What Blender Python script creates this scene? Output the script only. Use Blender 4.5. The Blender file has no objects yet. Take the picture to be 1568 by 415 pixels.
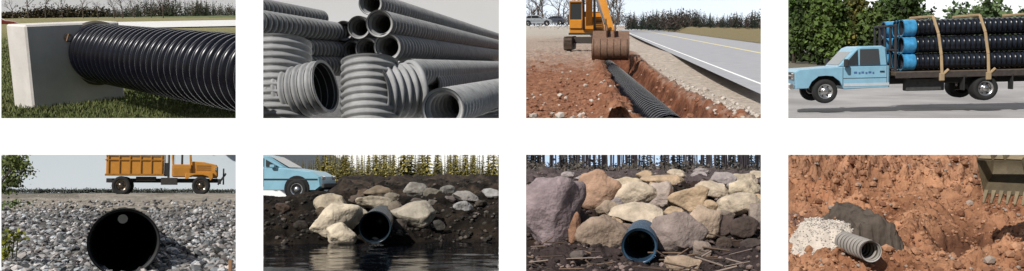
import bpy,bmesh,math,random
import numpy as np
from mathutils import Vector,Matrix,noise
random.seed(7); np.random.seed(7)
sc=bpy.context.scene
T=0.6; F=784/T
def uv(px,py): return (px-784)/F,(207.5-py)/F

# ---------------------------------------------------------------- materials
KIND={ # rough, metal, spec, noise scale, var, bump scale, bump strength, bump dist
'matte':(.85,0,.3,4,.18,30,.3,.004),
'paint':(.35,0,.5,3,.12,60,.05,.001),
'rust':(.7,.2,.4,9,.35,40,.4,.006),
'plastic':(.26,0,.28,7,.35,50,.06,.001),
'plasticd':(.62,0,.35,5,.25,50,.15,.001),
'concrete':(.9,0,.2,2.2,.13,25,.4,.006),
'rock':(.85,0,.25,5,.42,16,.8,.035),
'pebble':(.85,0,.25,12,.25,40,.5,.006),
'dirt':(.95,0,.1,3.5,.42,9,1.0,.08),
'asphalt':(.9,0,.2,1.2,.12,60,.3,.004),
'grass':(.9,0,.1,6,.40,30,.8,.03),
'leaf':(.7,0,.2,2,.30,9,0,0),
'glass':(.08,0,.6,1,.05,1,0,0),
'chrome':(.25,.9,.5,3,.10,1,0,0),
'water':(.05,0,.14,1,.10,4,.25,.02),
'sky':(1,0,0,.01,.02,1,0,0),
'cloth':(.95,0,.1,6,.35,14,.8,.02)}
_m={}
def getmat(kind,s):
    k=(kind,s)
    if k in _m: return _m[k]
    r,me,sp,ns,var,bs,bst,bd=KIND[kind]
    m=bpy.data.materials.new(kind+('_fine' if s<1 else '')); m.use_nodes=True
    nt=m.node_tree; N=nt.nodes; Lk=nt.links
    b=N['Principled BSDF']
    b.inputs['Roughness'].default_value=r; b.inputs['Metallic'].default_value=me
    b.inputs['Specular IOR Level'].default_value=sp
    at=N.new('ShaderNodeAttribute'); at.attribute_name='Col'
    tc=N.new('ShaderNodeTexCoord')
    no=N.new('ShaderNodeTexNoise'); no.inputs['Scale'].default_value=ns; no.inputs['Detail'].default_value=8; no.inputs['Roughness'].default_value=.65
    Lk.new(tc.outputs['Object'],no.inputs['Vector'])
    mr=N.new('ShaderNodeMapRange'); mr.inputs[1].default_value=.28; mr.inputs[2].default_value=.72
    mr.inputs[3].default_value=1-var; mr.inputs[4].default_value=1+var
    Lk.new(no.outputs['Fac'],mr.inputs[0])
    vm=N.new('ShaderNodeVectorMath'); vm.operation='SCALE'
    Lk.new(at.outputs['Color'],vm.inputs[0]); Lk.new(mr.outputs[0],vm.inputs['Scale'])
    Lk.new(vm.outputs[0],b.inputs['Base Color'])
    if bst>0:
        n2=N.new('ShaderNodeTexNoise'); n2.inputs['Scale'].default_value=bs; n2.inputs['Detail'].default_value=6
        Lk.new(tc.outputs['Object'],n2.inputs['Vector'])
        bu=N.new('ShaderNodeBump'); bu.inputs['Strength'].default_value=bst; bu.inputs['Distance'].default_value=bd*s
        Lk.new(n2.outputs['Fac'],bu.inputs['Height']); Lk.new(bu.outputs[0],b.inputs['Normal'])
    _m[k]=m; return m

# ---------------------------------------------------------------- panels
class Panel:
    def __init__(s,x0,y0,x1,y1,H,sc_):
        s.r=(x0,y0,x1,y1); s.s=sc_; s.H=H
        s.cx=(x0+x1)/2 if x1<1560 else (x0+1568)/2
        u,v=uv(s.cx,H)
        f=Vector((u,1,v)).normalized(); n=Vector((0,-v,1)).normalized(); r=f.cross(n).normalized()
        s.ax=(r,f,n)
        s.M=Matrix(((r.x,f.x,n.x,0),(r.y,f.y,n.y,0),(r.z,f.z,n.z,0),(0,0,0,1)))@Matrix.Diagonal((sc_,sc_,sc_,1))
        c=[s.d(x0,y0),s.d(x1,y0),s.d(x1,y1),s.d(x0,y1)]; m=c[0]+c[2]
        s.pl=[]
        for i in range(4):
            q=c[i].cross(c[(i+1)%4]).normalized()
            if q.dot(m)<0: q=-q
            s.pl.append(q)
        s.xl=min(p.x/p.y for p in c); s.xr=max(p.x/p.y for p in c)
    def d(s,px,py):
        u,v=uv(px,py); w=Vector((u,1,v)); return Vector((w.dot(s.ax[0]),w.dot(s.ax[1]),w.dot(s.ax[2])))
    def L(s,px,py,d):
        q=s.d(px,py); return q*(d/q.y)
    def G(s,px,py,h):
        q=s.d(px,py); return q*(-h/q.z)
    def proj(s,p):
        w=s.ax[0]*p[0]+s.ax[1]*p[1]+s.ax[2]*p[2]
        return 784+w.x/w.y*F, 207.5-w.z/w.y*F
P1=Panel(2,-20,361,181,-28,1.5); P2=Panel(403,-20,764,181,98,1.5)
P3=Panel(805.5,-20,1165,181,38,1.5); P4=Panel(1207,-20,1590,181,70,1.5)
P5=Panel(2,237,361,436,290,.2); P6=Panel(403,237,764,436,266,.2)
P7=Panel(805.5,237,1165,436,255,.2); P8=Panel(1207,237,1590,436,190,.2)

# ---------------------------------------------------------------- mesh builder
_ico={}
def ico(sub):
    if sub not in _ico:
        bm=bmesh.new(); bmesh.ops.create_icosphere(bm,subdivisions=sub,radius=1)
        _ico[sub]=(np.array([v.co[:] for v in bm.verts]),[[v.index for v in f.verts] for f in bm.faces]); bm.free()
    return _ico[sub]
class MB:
    def __init__(s): s.v=[];s.f=[];s.c=[];s.m=[];s.sm=[];s.M=None
    def add(s,V,Fs,col,mat='matte',smooth=False,cols=None):
        V=np.asarray(V,float)
        if s.M is not None:
            A=np.array(s.M); V=V@A[:3,:3].T+A[:3,3]
        o=len(s.v); s.v.extend(V.tolist())
        s.f.extend([[i+o for i in f] for f in Fs])
        if cols is None: s.c.extend([tuple(col)]*len(Fs))
        else: s.c.extend(cols)
        s.m.extend([mat]*len(Fs)); s.sm.extend([smooth]*len(Fs))
def box(mb,c,sz,col,mat='matte',rz=0,b=.02,R=None):
    bm=bmesh.new(); bmesh.ops.create_cube(bm,size=1)
    for v in bm.verts: v.co=Vector((v.co.x*sz[0],v.co.y*sz[1],v.co.z*sz[2]))
    if b>0: bmesh.ops.bevel(bm,geom=bm.edges[:],offset=min(b,min(sz)*.3),segments=1,affect='EDGES')
    R=R or Matrix.Rotation(rz,3,'Z'); c=Vector(c)
    bm.verts.index_update()
    V=[(R@v.co+c)[:] for v in bm.verts]; Fs=[[v.index for v in f.verts] for f in bm.faces]; bm.free()
    mb.add(V,Fs,col,mat)
def beam(mb,a,b,w,h,col,mat='matte',up=Vector((0,0,1))):
    a=Vector(a);b=Vector(b); y=(b-a); L=y.length; y.normalize(); x=y.cross(up)
    if x.length<1e-3: x=Vector((1,0,0))
    x.normalize(); z=x.cross(y)
    R=Matrix((x,y,z)).transposed()
    box(mb,(a+b)/2,(w,L,h),col,mat,R=R)
def basis(a):
    a=Vector(a).normalized(); t=Vector((0,0,1)) if abs(a.z)<.9 else Vector((1,0,0))
    x=a.cross(t).normalized(); y=x.cross(a).normalized(); return a,x,y
def lathe(mb,p0,axis,prof,seg,col,mat='matte',smooth=True,cols=None):
    a,x,y=basis(axis); p0=np.array(p0); a=np.array(a);x=np.array(x);y=np.array(y)
    th=np.linspace(0,2*math.pi,seg,endpoint=False); cs=np.cos(th)[:,None]*x+np.sin(th)[:,None]*y
    V=np.concatenate([p0+a*t+cs*r for r,t in prof])
    Fs=[];cc=[]
    for i in range(len(prof)-1):
        for j in range(seg):
            k=(j+1)%seg
            Fs.append([i*seg+j,i*seg+k,(i+1)*seg+k,(i+1)*seg+j]); cc.append(cols[i] if cols else col)
    mb.add(V,Fs,col,mat,smooth,cc)
def cyl(mb,a,b,r,col,mat='matte',r2=None,seg=12):
    a=Vector(a);b=Vector(b); L=(b-a).length; r2=r if r2 is None else r2
    lathe(mb,a,b-a,[(0,0),(r,0),(r,0.0001),(r2,L-.0001),(r2,L),(0,L)],seg,col,mat,True)
def pipe(mb,a,b,R,pitch,dep,seg,col,incol,mat='plastic',k=6,wall=.10,bell=None,capd=None,lipcol=None):
    a=Vector(a);b=Vector(b); L=(b-a).length; n=int(L/pitch*k)
    prof=[];cols=[]
    ri=R*(1-wall)
    d=capd or L
    prof.append((0.0001,d)); cols.append(incol)
    for i in range(12): prof.append((ri,d*(1-i/12.))); cols.append(incol)
    prof.append((ri,0.001)); cols.append(lipcol or col)
    for i in range(n+1):
        t=L*i/n; w=math.tanh(2.5*math.cos(2*math.pi*t/pitch))
        r=R-dep*(.5-.5*w); c=col
        if bell and t<bell[0]: r=R*bell[2]-dep*.15*(.5-.5*w); c=bell[1]
        if i==0: prof.append((r,0)); cols.append(c)
        prof.append((r,t)); cols.append(c)
    if capd is None:  prof=prof[1:]; cols=cols[1:]
    lathe(mb,a,b-a,prof,seg,col,mat,True,cols)
def prism(mb,pts,y0,y1,col,mat='paint',b=.04,smooth=False):
    pts=np.array(pts,float); c=pts.mean(0); n=len(pts)
    ins=c+(pts-c)*(1-b/np.maximum(np.linalg.norm(pts-c,axis=1),.01))[:,None]
    V=[];
    for P,y in((ins,y0),(pts,y0+b),(pts,y1-b),(ins,y1)):
        V+= [(p[0],y,p[1]) for p in P]
    Fs=[list(range(n))[::-1],[3*n+i for i in range(n)]]
    for r in range(3):
        for i in range(n):
            j=(i+1)%n; Fs.append([r*n+i,r*n+j,(r+1)*n+j,(r+1)*n+i])
    mb.add(V,Fs,col,mat,smooth)
def wheel(mb,c,ax,r,w,rim=(.55,.55,.56),tyre=(.018,.018,.018)):
    a=Vector(ax).normalized(); p=Vector(c)-a*w/2
    lathe(mb,p,a,[(r*.6,0),(r*.9,0),(r*.97,w*.08),(r,w*.25),(r,w*.75),(r*.97,w*.92),(r*.9,w),(r*.62,w),(r*.6,w*.9)],28,tyre,'matte')
    lathe(mb,p,a,[(r*.62,w*.97),(r*.56,w*.99),(r*.5,w*.8),(r*.3,w*.72),(r*.26,w*.95),(r*.12,w*1.0),(.001,w*1.0)],20,rim,'chrome')
    for i in range(6):
        a_,x,y=basis(a); th=i*math.pi/3
        q=p+a*w*.82+(x*math.cos(th)+y*math.sin(th))*r*.4
        cyl(mb,q-a*.01,q+a*.012,r*.055,(.02,.02,.02),'matte',seg=8)
def rock(mb,c,rad,seed,col,sub=3,mat='rock',ang=.7,rot=None,cuts=9):
    V,Fs=ico(sub); rs=np.random.RandomState(seed); V=V.copy()
    for i in range(cuts):
        n=rs.normal(size=3); n/=np.linalg.norm(n); d=rs.uniform(.55,.9)
        e=np.maximum(0,V@n-d); V-=e[:,None]*n*ang
    if sub>=2:
        o=rs.uniform(-50,50,3)
        V=np.array([ (p*(1+.16*noise.noise(Vector(p*1.7+o))+.06*noise.noise(Vector(p*5+o)))) for p in V])
    V=V*np.array(rad)
    r=rot if rot is not None else rs.uniform(-.35,.35)
    V=V@np.array(Matrix.Rotation(r,3,'Y')).T@np.array(Matrix.Rotation(rs.uniform(-.3,.3),3,'Z')).T
    mb.add(V+np.array(c),Fs,col,mat,sub>=3)
def leaves(mb,c,r,n,size,c1,c2,clumps=18,spread=.28,mat='leaf'):
    rs=np.random
    cl=rs.normal(size=(clumps,3)); cl/=np.linalg.norm(cl,axis=1)[:,None]; cl*=rs.uniform(.3,.95,(clumps,1))
    tone=rs.uniform(0,1,clumps)
    id=rs.randint(0,clumps,n); p=cl[id]+rs.normal(size=(n,3))*spread
    p=p*np.array(r)+np.array(c)
    a=rs.normal(size=(n,3)); a/=np.linalg.norm(a,axis=1)[:,None]; b=rs.normal(size=(n,3)); b-=a*(a*b).sum(1)[:,None]; b/=np.linalg.norm(b,axis=1)[:,None]
    s=size*rs.uniform(.6,1.5,(n,1))
    V=np.stack([p-a*s*.5,p+b*s*.3,p+a*s*.5,p-b*s*.3],1).reshape(-1,3)
    Fs=(np.arange(n)[:,None]*4+np.arange(4)).tolist()
    t=np.clip(tone[id]*.8+rs.uniform(-.2,.3,n),0,1)[:,None]; C=np.array(c1)*(1-t)+np.array(c2)*t
    mb.add(V,Fs,None,mat,False,[tuple(q) for q in C])
def conifer(mb,base,h,rad,n,c1,c2,trunk=(.05,.035,.025),lo=.12):
    base=Vector(base); cyl(mb,base,base+Vector((0,0,h*.97)),h*.014+.02,trunk,'matte',r2=h*.003,seg=6)
    rs=np.random
    t=lo+(1-lo)*rs.uniform(0,1,n)**1.25; lay=np.round(t*16)/16+rs.normal(0,.012,n)
    t=np.clip(.5*t+.5*lay,lo,1)
    th=rs.uniform(0,2*math.pi,n); R=rad*(1-t)*(1+.25*np.sin(th*3+t*20))+.02*h*.3
    f=rs.uniform(.25,1,n)
    out=np.stack([np.cos(th),np.sin(th),np.zeros(n)],1)
    p=np.array(base)+out*(R*f)[:,None]; p[:,2]+=t*h-f*R*.35
    l=(.25*R+.03*h*.3)[:,None]; side=np.stack([-np.sin(th),np.cos(th),np.zeros(n)],1)
    d=out*1.0; d[:,2]-=.45+rs.uniform(-.3,.3,n)
    V=np.stack([p-d*l,p+side*l*.45,p+d*l,p-side*l*.45+np.array([0,0,-.3])*l],1).reshape(-1,3)
    Fs=(np.arange(n)[:,None]*4+np.arange(4)).tolist()
    tt=rs.uniform(0,1,(n,1))*(.4+.6*f[:,None]); C=np.array(c1)*(1-tt)+np.array(c2)*tt
    mb.add(V,Fs,None,'leaf',False,[tuple(q) for q in C])
def bare(mb,base,h,col,depth=4,r=None,dirv=None):
    def rec(p,d,l,r,k):
        q=p+d*l; lathe(mb,p,q-p,[(r,0),(r*.65,l)],4,col,'matte')
        if k==0: return
        for i in range(3 if k>1 else 2):
            nd=(d+Vector(np.random.normal(0,.42,3))).normalized(); nd.z=abs(nd.z)*.8+.15
            rec(p+d*l*random.uniform(.55,1),nd.normalized(),l*random.uniform(.55,.75),r*.55,k-1)
    rec(Vector(base),Vector((random.uniform(-.05,.05),random.uniform(-.05,.05),1)).normalized(),h*.4,r or h*.02,depth)

def finish(P,name,parts,split=None):
    single=isinstance(parts,MB); items=[(name,parts)] if single else list(parts.items())
    allv=np.concatenate([np.array(m.v) for _,m in items])
    ins=np.ones(len(allv),bool)
    for q in P.pl: ins&=(allv@np.array(q))>=0
    vv=allv[ins] if ins.any() else allv
    lo=vv.min(0);hi=vv.max(0); c=(lo+hi)/2; c[2]=lo[2]
    par=None
    if not single:
        par=bpy.data.objects.new(name,None); sc.collection.objects.link(par); par.matrix_world=P.M@Matrix.Translation(Vector(c)); par.empty_display_size=.1
    for nm,m in items:
        V=np.array(m.v); fl=np.concatenate([np.array(f) for f in m.f]); ln=np.array([len(f) for f in m.f]); st=np.concatenate([[0],np.cumsum(ln)[:-1]])
        keep=np.ones(len(ln),bool); cross=[]
        for q in P.pl:
            sd=V@np.array(q); mx=np.maximum.reduceat(sd[fl],st); mn=np.minimum.reduceat(sd[fl],st)
            keep&=mx>0; cross.append(mn<0)
        idx=np.nonzero(keep)[0]
        if len(idx)==0: continue
        need=[bool((c_[idx]).any()) for c_ in cross]
        me=bpy.data.meshes.new(nm)
        fs=[m.f[i] for i in idx]; used=np.unique(np.concatenate([np.array(f) for f in fs])); mp=np.zeros(len(V),int); mp[used]=np.arange(len(used))
        me.from_pydata((V[used]-c).tolist(),[],[mp[f].tolist() for f in fs])
        kinds=[];mi=[]
        for i in idx:
            k=m.m[i]
            if k not in kinds: kinds.append(k)
            mi.append(kinds.index(k))
        for k in kinds: me.materials.append(getmat(k,P.s))
        me.polygons.foreach_set('material_index',mi); me.polygons.foreach_set('use_smooth',[m.sm[i] for i in idx])
        ca=me.color_attributes.new('Col','FLOAT_COLOR','CORNER')
        C=np.ones((len(idx),4)); C[:,:3]=np.array([m.c[i] for i in idx])
        ca.data.foreach_set('color',np.repeat(C,ln[idx],axis=0).ravel())
        if hasattr(m,'vc'):
            vcol=np.ones((len(used),4)); vcol[:,:3]=np.array(m.vc)[used]
            li=np.zeros(len(me.loops),int); me.loops.foreach_get('vertex_index',li)
            ca.data.foreach_set('color',vcol[li].ravel())
        me.update()
        if any(need):
            bm=bmesh.new(); bm.from_mesh(me)
            for q,nd in zip(P.pl,need):
                if nd: bmesh.ops.bisect_plane(bm,geom=bm.verts[:]+bm.edges[:]+bm.faces[:],dist=1e-6,plane_co=-Vector(c),plane_no=q,clear_inner=True)
            bm.to_mesh(me); bm.free()
        ob=bpy.data.objects.new(nm,me); sc.collection.objects.link(ob)
        if par: ob.parent=par
        else: ob.matrix_world=P.M@Matrix.Translation(Vector(c))

def fbm(x,y,z=0,s=1,o=4):
    return noise.fractal(Vector((x*s,y*s,z)),.9,2.1,o)
def terrain(P,prof,nx,ny,zf,cf,mat='dirt',hole=None,rmargin=.03):
    rows=[p[0] for p in prof]; ds=[math.log(p[1]) for p in prof]
    ts=np.linspace(0,1,ny); seg=np.cumsum([0]+[abs(rows[i+1]-rows[i])+6 for i in range(len(rows)-1)]); seg=seg/seg[-1]
    mb=MB(); V=[];C=[];H=[]
    for t in ts:
        row=np.interp(t,seg,rows); d=math.exp(np.interp(t,seg,ds)); z=P.L(P.cx,row,d).z
        for i in range(nx):
            x=(P.xl-rmargin+(P.xr-P.xl+2*rmargin)*i/(nx-1))*d
            px,py=P.proj((x,d,z)); dz=zf(x,d,px,py)
            V.append((x,d,z+dz)); C.append(cf(x,d,px,py,dz))
            if hole: q=P.proj((x,d,z+dz)); H.append(hole(q[0],q[1],d))
    Fs=[]
    for j in range(ny-1):
        for i in range(nx-1):
            a=j*nx+i
            if hole and (H[a] or H[a+1] or H[a+nx] or H[a+nx+1]): continue
            Fs.append([a,a+1,a+nx+1,a+nx])
    mb.add(V,Fs,(1,1,1),mat,True); mb.vc=C
    Va=np.array(V)[:,2].reshape(ny,nx)
    def zat(x,y):
        d=math.log(y)
        t=np.interp(d,ds,seg) if ds[-1]>ds[0] else 0
        j=min(ny-1,max(0,int(round(t*(ny-1))))); i=int(round(((x/y)-P.xl+rmargin)/(P.xr-P.xl+2*rmargin)*(nx-1))); i=min(nx-1,max(0,i))
        return Va[j,i]
    mb.zat=zat
    return mb
def skyboard(P,d,col,top=None):
    m=MB(); x0,y0,x1,y1=P.r
    n=24; V=[];Fs=[];C=[]
    for j in range(n+1):
        for px in(x0-8,x1+8):
            V.append(P.L(px,y0-8+(y1-y0+16)*j/n,d)[:]); k=j/n
            t=top or col; C.append(tuple(t[q]*(1-k)+col[q]*k for q in range(3)))
    for j in range(n): Fs.append([2*j,2*j+1,2*j+3,2*j+2])
    m.add(V,Fs,col,'sky'); m.vc=C; finish(P,'sky',m)
def mix(a,b,t):
    t=max(0,min(1,t)); return tuple(a[i]*(1-t)+b[i]*t for i in range(3))
def sheet(P,pts,h,col,mat,nm,sub=1):
    m=MB(); V=[P.G(x,y,h)[:] for x,y in pts]; m.add(V,[list(range(len(V)))],col,mat); finish(P,nm,m)
def span(P,px,py,d,dx,dy):
    c=P.L(px,py,d); return c,(P.L(px+dx,py,d)-c).length,(P.L(px,py-dy,d)-c).length
def frame(P,px,py,d,yaw,s=1.0,pitch=0):
    return Matrix.Translation(P.L(px,py,d))@Matrix.Rotation(yaw,4,'Z')@Matrix.Rotation(pitch,4,'Y')@Matrix.Scale(s,4)

# ================================================================ PANEL 1
P=P1
def d1(row,h=1.76): return P1.G(P1.cx,row,h).y
G1=(.045,.072,.016); G2=(.10,.125,.035); G3=(.20,.18,.085)
def zf(x,y,px,py): return (.03*fbm(x,y,1,2.5)*min(1,y/12) if y<40 else 0)+ (.015*fbm(x,y,3,14) if y<25 else 0)
def cf(x,y,px,py,dz):
    n=fbm(x,y,5,1.3); c=mix(G1,G2,.5+.6*n)
    c=mix(c,G3,.4*max(0,fbm(x,y,9,5)))
    if px<60: c=mix(c,G3,.35)
    if py<62: c=mix(c,G3,(62-py)/18)
    if py<27: c=(.10,.12,.05)
    return c
tr=terrain(P,[(200,d1(200)),(60,d1(60)),(46,45),(30,120),(25,300)],240,150,zf,cf,'grass')
finish(P,'grass_lawn',tr)
m=MB(); n=26000
V=[];C=[]
for i in range(n):
    row=random.uniform(60,200); px=random.uniform(0,363); g=P.G(px,row,1.76)
    hgt=random.uniform(.02,.075); a=random.uniform(0,6.28); w=.006+.0004*g.y
    dx=math.cos(a)*w;dy=math.sin(a)*w; lx=random.gauss(0,.02);ly=random.gauss(0,.02)
    V+= [(g.x-dx,g.y-dy,g.z),(g.x+dx,g.y+dy,g.z),(g.x+lx,g.y+ly,g.z+hgt)]
    C.append(mix(mix(G1,G2,random.random()),G3,random.random()*.5))
m.add(V,(np.arange(n)[:,None]*3+np.arange(3)).tolist(),None,'leaf',False,C); finish(P,'grass',m)
m=MB(); V=[]
for j in range(9):
    row=45-10.5*j/8; d=math.exp(np.interp(row,[30,46],[math.log(120),math.log(45)])); z=P.L(P.cx,row,d).z+.06
    for i in range(2):
        x=(P.xl-.03+(P.xr-P.xl+.06)*(.30+.70*i))*d; V.append((x,d,z))
m.add(V,[[2*j,2*j+1,2*j+3,2*j+2] for j in range(8)],(.60,.59,.57),'asphalt'); finish(P,'road',m)
A=P.L(51,167,P.G(51,167,1.76).y); fd=Vector((.86,.51,0)).normalized(); nd=Vector((.51,-.86,0)).normalized(); bd=-nd
W=1.38;Hh=1.20;D=.55
m=MB()
R=Matrix((fd,bd,Vector((0,0,1)))).transposed()
ctr=A+fd*W/2+bd*D/2+Vector((0,0,Hh/2-.03))
box(m,ctr,(W,D,Hh),(.57,.54,.505),'concrete',R=R,b=.025)
q=A+fd*.58+Vector((0,0,.97))+nd*.004
lathe(m,q,nd,[(.07,-.05),(.065,.006),(.045,.008),(.045,-.03),(.001,-.03)],16,(.3,.24,.18),'rust')
cyl(m,q+Vector((0,0,.05))+nd*.03,q-Vector((0,0,.05))-fd*.04+nd*.03,.012,(.2,.12,.07),'rust')
finish(P,'concrete_headwall_block',m)
pc=A+fd*1.00+Vector((0,0,.72)); pe=P.L(410,117,9.3)
ax=(pe-pc).normalized()
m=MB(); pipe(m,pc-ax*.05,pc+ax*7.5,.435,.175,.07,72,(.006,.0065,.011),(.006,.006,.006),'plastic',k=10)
lathe(m,pc,ax,[(.45,-.03),(.475,.0),(.475,.03),(.44,.05)],48,(.10,.09,.075),'rust')
finish(P,'corrugated_drain_pipe',m)
m=MB()
for i in range(190):
    px=random.uniform(165,380); d=random.uniform(230,290); b=P.L(px,29,d)
    hh=random.uniform(.6,1.25)*(20+8*math.sin(px*.03)+ (5 if px>290 else 0))*d/F
    if random.random()<.6: conifer(m,b,hh,hh*.26,180,(.012,.022,.010),(.04,.055,.025))
    else: leaves(m,b+Vector((0,0,hh*.45)),(hh*.3,hh*.3,hh*.5),200,hh*.07,(.04,.036,.025),(.10,.085,.055))
finish(P,'distant_trees',m)
m=MB()
for px in(175,188,206,232,250,150,128,96,70,44,20): bare(m,P.L(px,28,random.uniform(150,190)),random.uniform(3.5,5.5),(.08,.06,.05),4)
finish(P,'bare_trees',m)
m=MB()
for i in range(90):
    px=random.uniform(0,170); b=P.L(px,27,260); k=random.uniform(.3,1.1) if 30<px<165 else .4; leaves(m,b+Vector((0,0,1.3*k)),(2.5,2,2.2*k),120,.5,(.03,.028,.018),(.12,.095,.055),5)
finish(P,'distant_bushes',m)
def car(mb,M,col,glass=(.02,.025,.03),hatch=True):
    mb.M=M
    prism(mb,[(-2.05,.35),(-2.1,.8),(-1.9,1.0),(.9,.98),(1.75,.86),(2.05,.7),(2.1,.4),(1.95,.28),(-1.9,.28)],-.85,.85,col,'paint',.08)
    prism(mb,[(-1.85,.98),(-1.45,1.36),(-1.1,1.42),(0,1.42),(.35,1.34),(.95,.97)],-.72,.72,col,'paint',.1)
    for y in(-.735,.735):
        for pts in([(-1.6,1.02),(-1.32,1.31),(-.9,1.34),(-.9,1.02)],[(-.82,1.02),(-.82,1.35),(-.05,1.35),(.2,1.28),(.2,1.02)],[(.27,1.02),(.27,1.24),(.68,1.02)]):
            prism(mb,pts,y-.02,y+.02,glass,'glass',.008)
        box(mb,(0,y*1.165,.62),(3.9,.02,.05),(.03,.03,.03),'matte')
        for x in(-.86,.24): box(mb,(x,y*1.16,.68),(.012,.01,.56),mix(col,(0,0,0),.8),'matte',b=0)
        for x in(-.35,): box(mb,(x,y*1.165,.85),(.16,.03,.03),(.03,.03,.03),'matte')
        box(mb,(.55,y*1.25,1.03),(.16,.14,.1),col,'paint')
    mb.add([(.40,-.6,1.335),(.40,.6,1.335),(1.0,.66,.995),(1.0,-.66,.995)],[[0,1,2,3]],glass,'glass')
    for y in(-.6,.6):
        box(mb,(2.04,y,.66),(.1,.34,.12),(.7,.7,.7),'chrome'); box(mb,(-2.08,y,.75),(.06,.3,.14),(.4,.02,.02),'paint')
    box(mb,(2.1,0,.42),(.1,1.6,.14),(.06,.06,.06),'matte')
    for x in(-1.3,1.3):
        for y in(-1,1):
            lathe(mb,(x,y*.6,.34),(0,y,0),[(.40,0),(.40,.262),(.36,.264),(.0,.264)],24,(.01,.01,.01),'matte')
            wheel(mb,(x,y*.80,.31),(0,y,0),.31,.2)
    mb.M=None
m=MB(); car(m,frame(P,-10,47,95,.1,1.0),(.22,.04,.03)); finish(P,'parked_car',m)
skyboard(P,700,(.98,.98,.98))

# ================================================================ PANEL 2
P=P2
vp=P.L(905,98,1).normalized()
gr=lambda g:(g,g,g)
def zf(x,y,px,py): return .05*fbm(x,y,2,1.5)
def cf(x,y,px,py,dz): return gr(.13+.05*fbm(x,y,1,2))
finish(P,'ground',terrain(P,[(200,P.G(P.cx,200,1.6).y*.9),(120,P.G(P.cx,120,1.6).y),(103,400),(99,700)],120,100,zf,cf,'dirt'))
def pp(px,py,rpx,R,L,c=.16,**kw):
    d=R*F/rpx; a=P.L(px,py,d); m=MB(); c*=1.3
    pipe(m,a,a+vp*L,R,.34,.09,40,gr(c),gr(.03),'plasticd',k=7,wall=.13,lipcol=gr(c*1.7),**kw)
    finish(P,'corrugated_pipe',m)
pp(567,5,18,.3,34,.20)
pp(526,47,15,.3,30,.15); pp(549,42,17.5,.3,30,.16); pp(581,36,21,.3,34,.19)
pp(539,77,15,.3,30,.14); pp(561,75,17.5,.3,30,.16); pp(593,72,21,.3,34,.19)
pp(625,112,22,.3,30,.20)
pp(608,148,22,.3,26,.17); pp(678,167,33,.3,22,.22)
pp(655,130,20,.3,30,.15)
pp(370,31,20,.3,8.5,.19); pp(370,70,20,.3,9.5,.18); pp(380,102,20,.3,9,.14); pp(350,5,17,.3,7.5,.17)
m=MB()
pipe(m,P.L(424,69,12.8),P.L(424,230,12.3),.50,.105,.042,72,gr(.27),gr(.25),'plasticd',k=8,wall=.12,capd=.03)
pipe(m,P.L(499,132,12.15),P.L(424,148,12.45),.375,.105,.042,72,gr(.28),gr(.02),'plasticd',k=8,wall=.11,lipcol=gr(.48))
finish(P,'tee_pipe_fitting',m)
m=MB()
pipe(m,P.L(566,95,12.5),P.L(566,230,12.1),.41,.105,.042,72,gr(.27),gr(.25),'plasticd',k=8,wall=.12,capd=.03)
pipe(m,P.L(576,142,12.30),P.L(630,138,12.55),.405,.115,.045,72,gr(.28),gr(.02),'plasticd',k=8,wall=.11,lipcol=gr(.36))
lathe(m,P.L(629,138,12.54),P.L(630,138,12.55)-P.L(576,142,12.30),[(.40,-.02),(.44,.0),(.44,.05),(.36,.06),(.34,-.05)],56,gr(.28),'plasticd')
finish(P,'elbow_pipe_fitting',m)
m=MB()
for i in range(40):
    px=random.uniform(690,780); conifer(m,P.L(px,101,300),random.uniform(2,5),1.5,90,gr(.05),gr(.12))
finish(P,'distant_trees',m)
skyboard(P,700,gr(.76),gr(.60))

# ================================================================ PANEL 3
P=P3; h=2.0
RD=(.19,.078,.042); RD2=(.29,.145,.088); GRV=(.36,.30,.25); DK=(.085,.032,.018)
L0=P.G(985,181,h);L1=P.G(924,84,h);R0=P.G(1130,181,h);R1=P.G(968,84,h)
def tt(x,y):
    k=(y-L0.y)/(L1.y-L0.y); xl=L0.x+(L1.x-L0.x)*k; k2=(y-R0.y)/(R1.y-R0.y); xr=R0.x+(R1.x-R0.x)*k2
    return (x-xl)/(xr-xl), xr-xl
def zf(x,y,px,py):
    t,w=tt(x,y); z=0; y1=L1.y
    n=fbm(x,y,0,1.4,5); e=.22*fbm(x,y*.6,4,1.8)
    t+=e*.35
    if y<y1+3:
        f=min(1,(y1+3-y)/3)
        if 0<t<.12: z=-1.25*t/.12
        elif .12<=t<.58: z=-1.25
        elif .58<=t<1: z=-1.25*(1-(t-.58)/.42)**.7
        z*=f
        if t<0: z+=.24*math.exp(-((t+.25)/.2)**2)*(1+n)*f
        if t>1: z+=.18*math.exp(-((t-1.12)/.10)**2)*(1+n)*f
    if z<-.02: z+=.14*n+.08*fbm(x,y,7,6)
    if t<=0: z+=.11*n*(1 if y<90 else .2)+.05*fbm(x,y,3,6)
    elif t>1: z+=.03*fbm(x,y,3,3)*(1 if t<1.6 else .2)
    if t>1.6: z=-.01
    return z
def cf(x,y,px,py,dz):
    t,w=tt(x,y); n=fbm(x,y,11,.7); n2=fbm(x,y,2,3)
    if t<0:
        c=mix(RD,RD2,.4+n2*.7)
        if py<112: c=mix(c,GRV,min(1,(112-py)/40+n*.5)*.8)
        if py<62 : c=mix(c,(.40,.36,.31),(62-py)/10)
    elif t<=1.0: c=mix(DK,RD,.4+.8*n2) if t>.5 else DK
    elif t<1.35 : c=mix(RD,GRV,(t-1)*1.7+n2*.5)
    else: c=mix(GRV,(.44,.38,.32),.5+n2)
    if px>975 and py<46: c=(.16,.15,.07)
    return c
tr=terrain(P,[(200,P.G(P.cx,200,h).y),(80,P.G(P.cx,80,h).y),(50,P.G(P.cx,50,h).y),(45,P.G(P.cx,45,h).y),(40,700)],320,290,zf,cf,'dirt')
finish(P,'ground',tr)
sheet(P,[(978,42),(1200,71.5),(1200,160),(947,45.0)],h,(.33,.33,.35),'asphalt','road')
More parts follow.
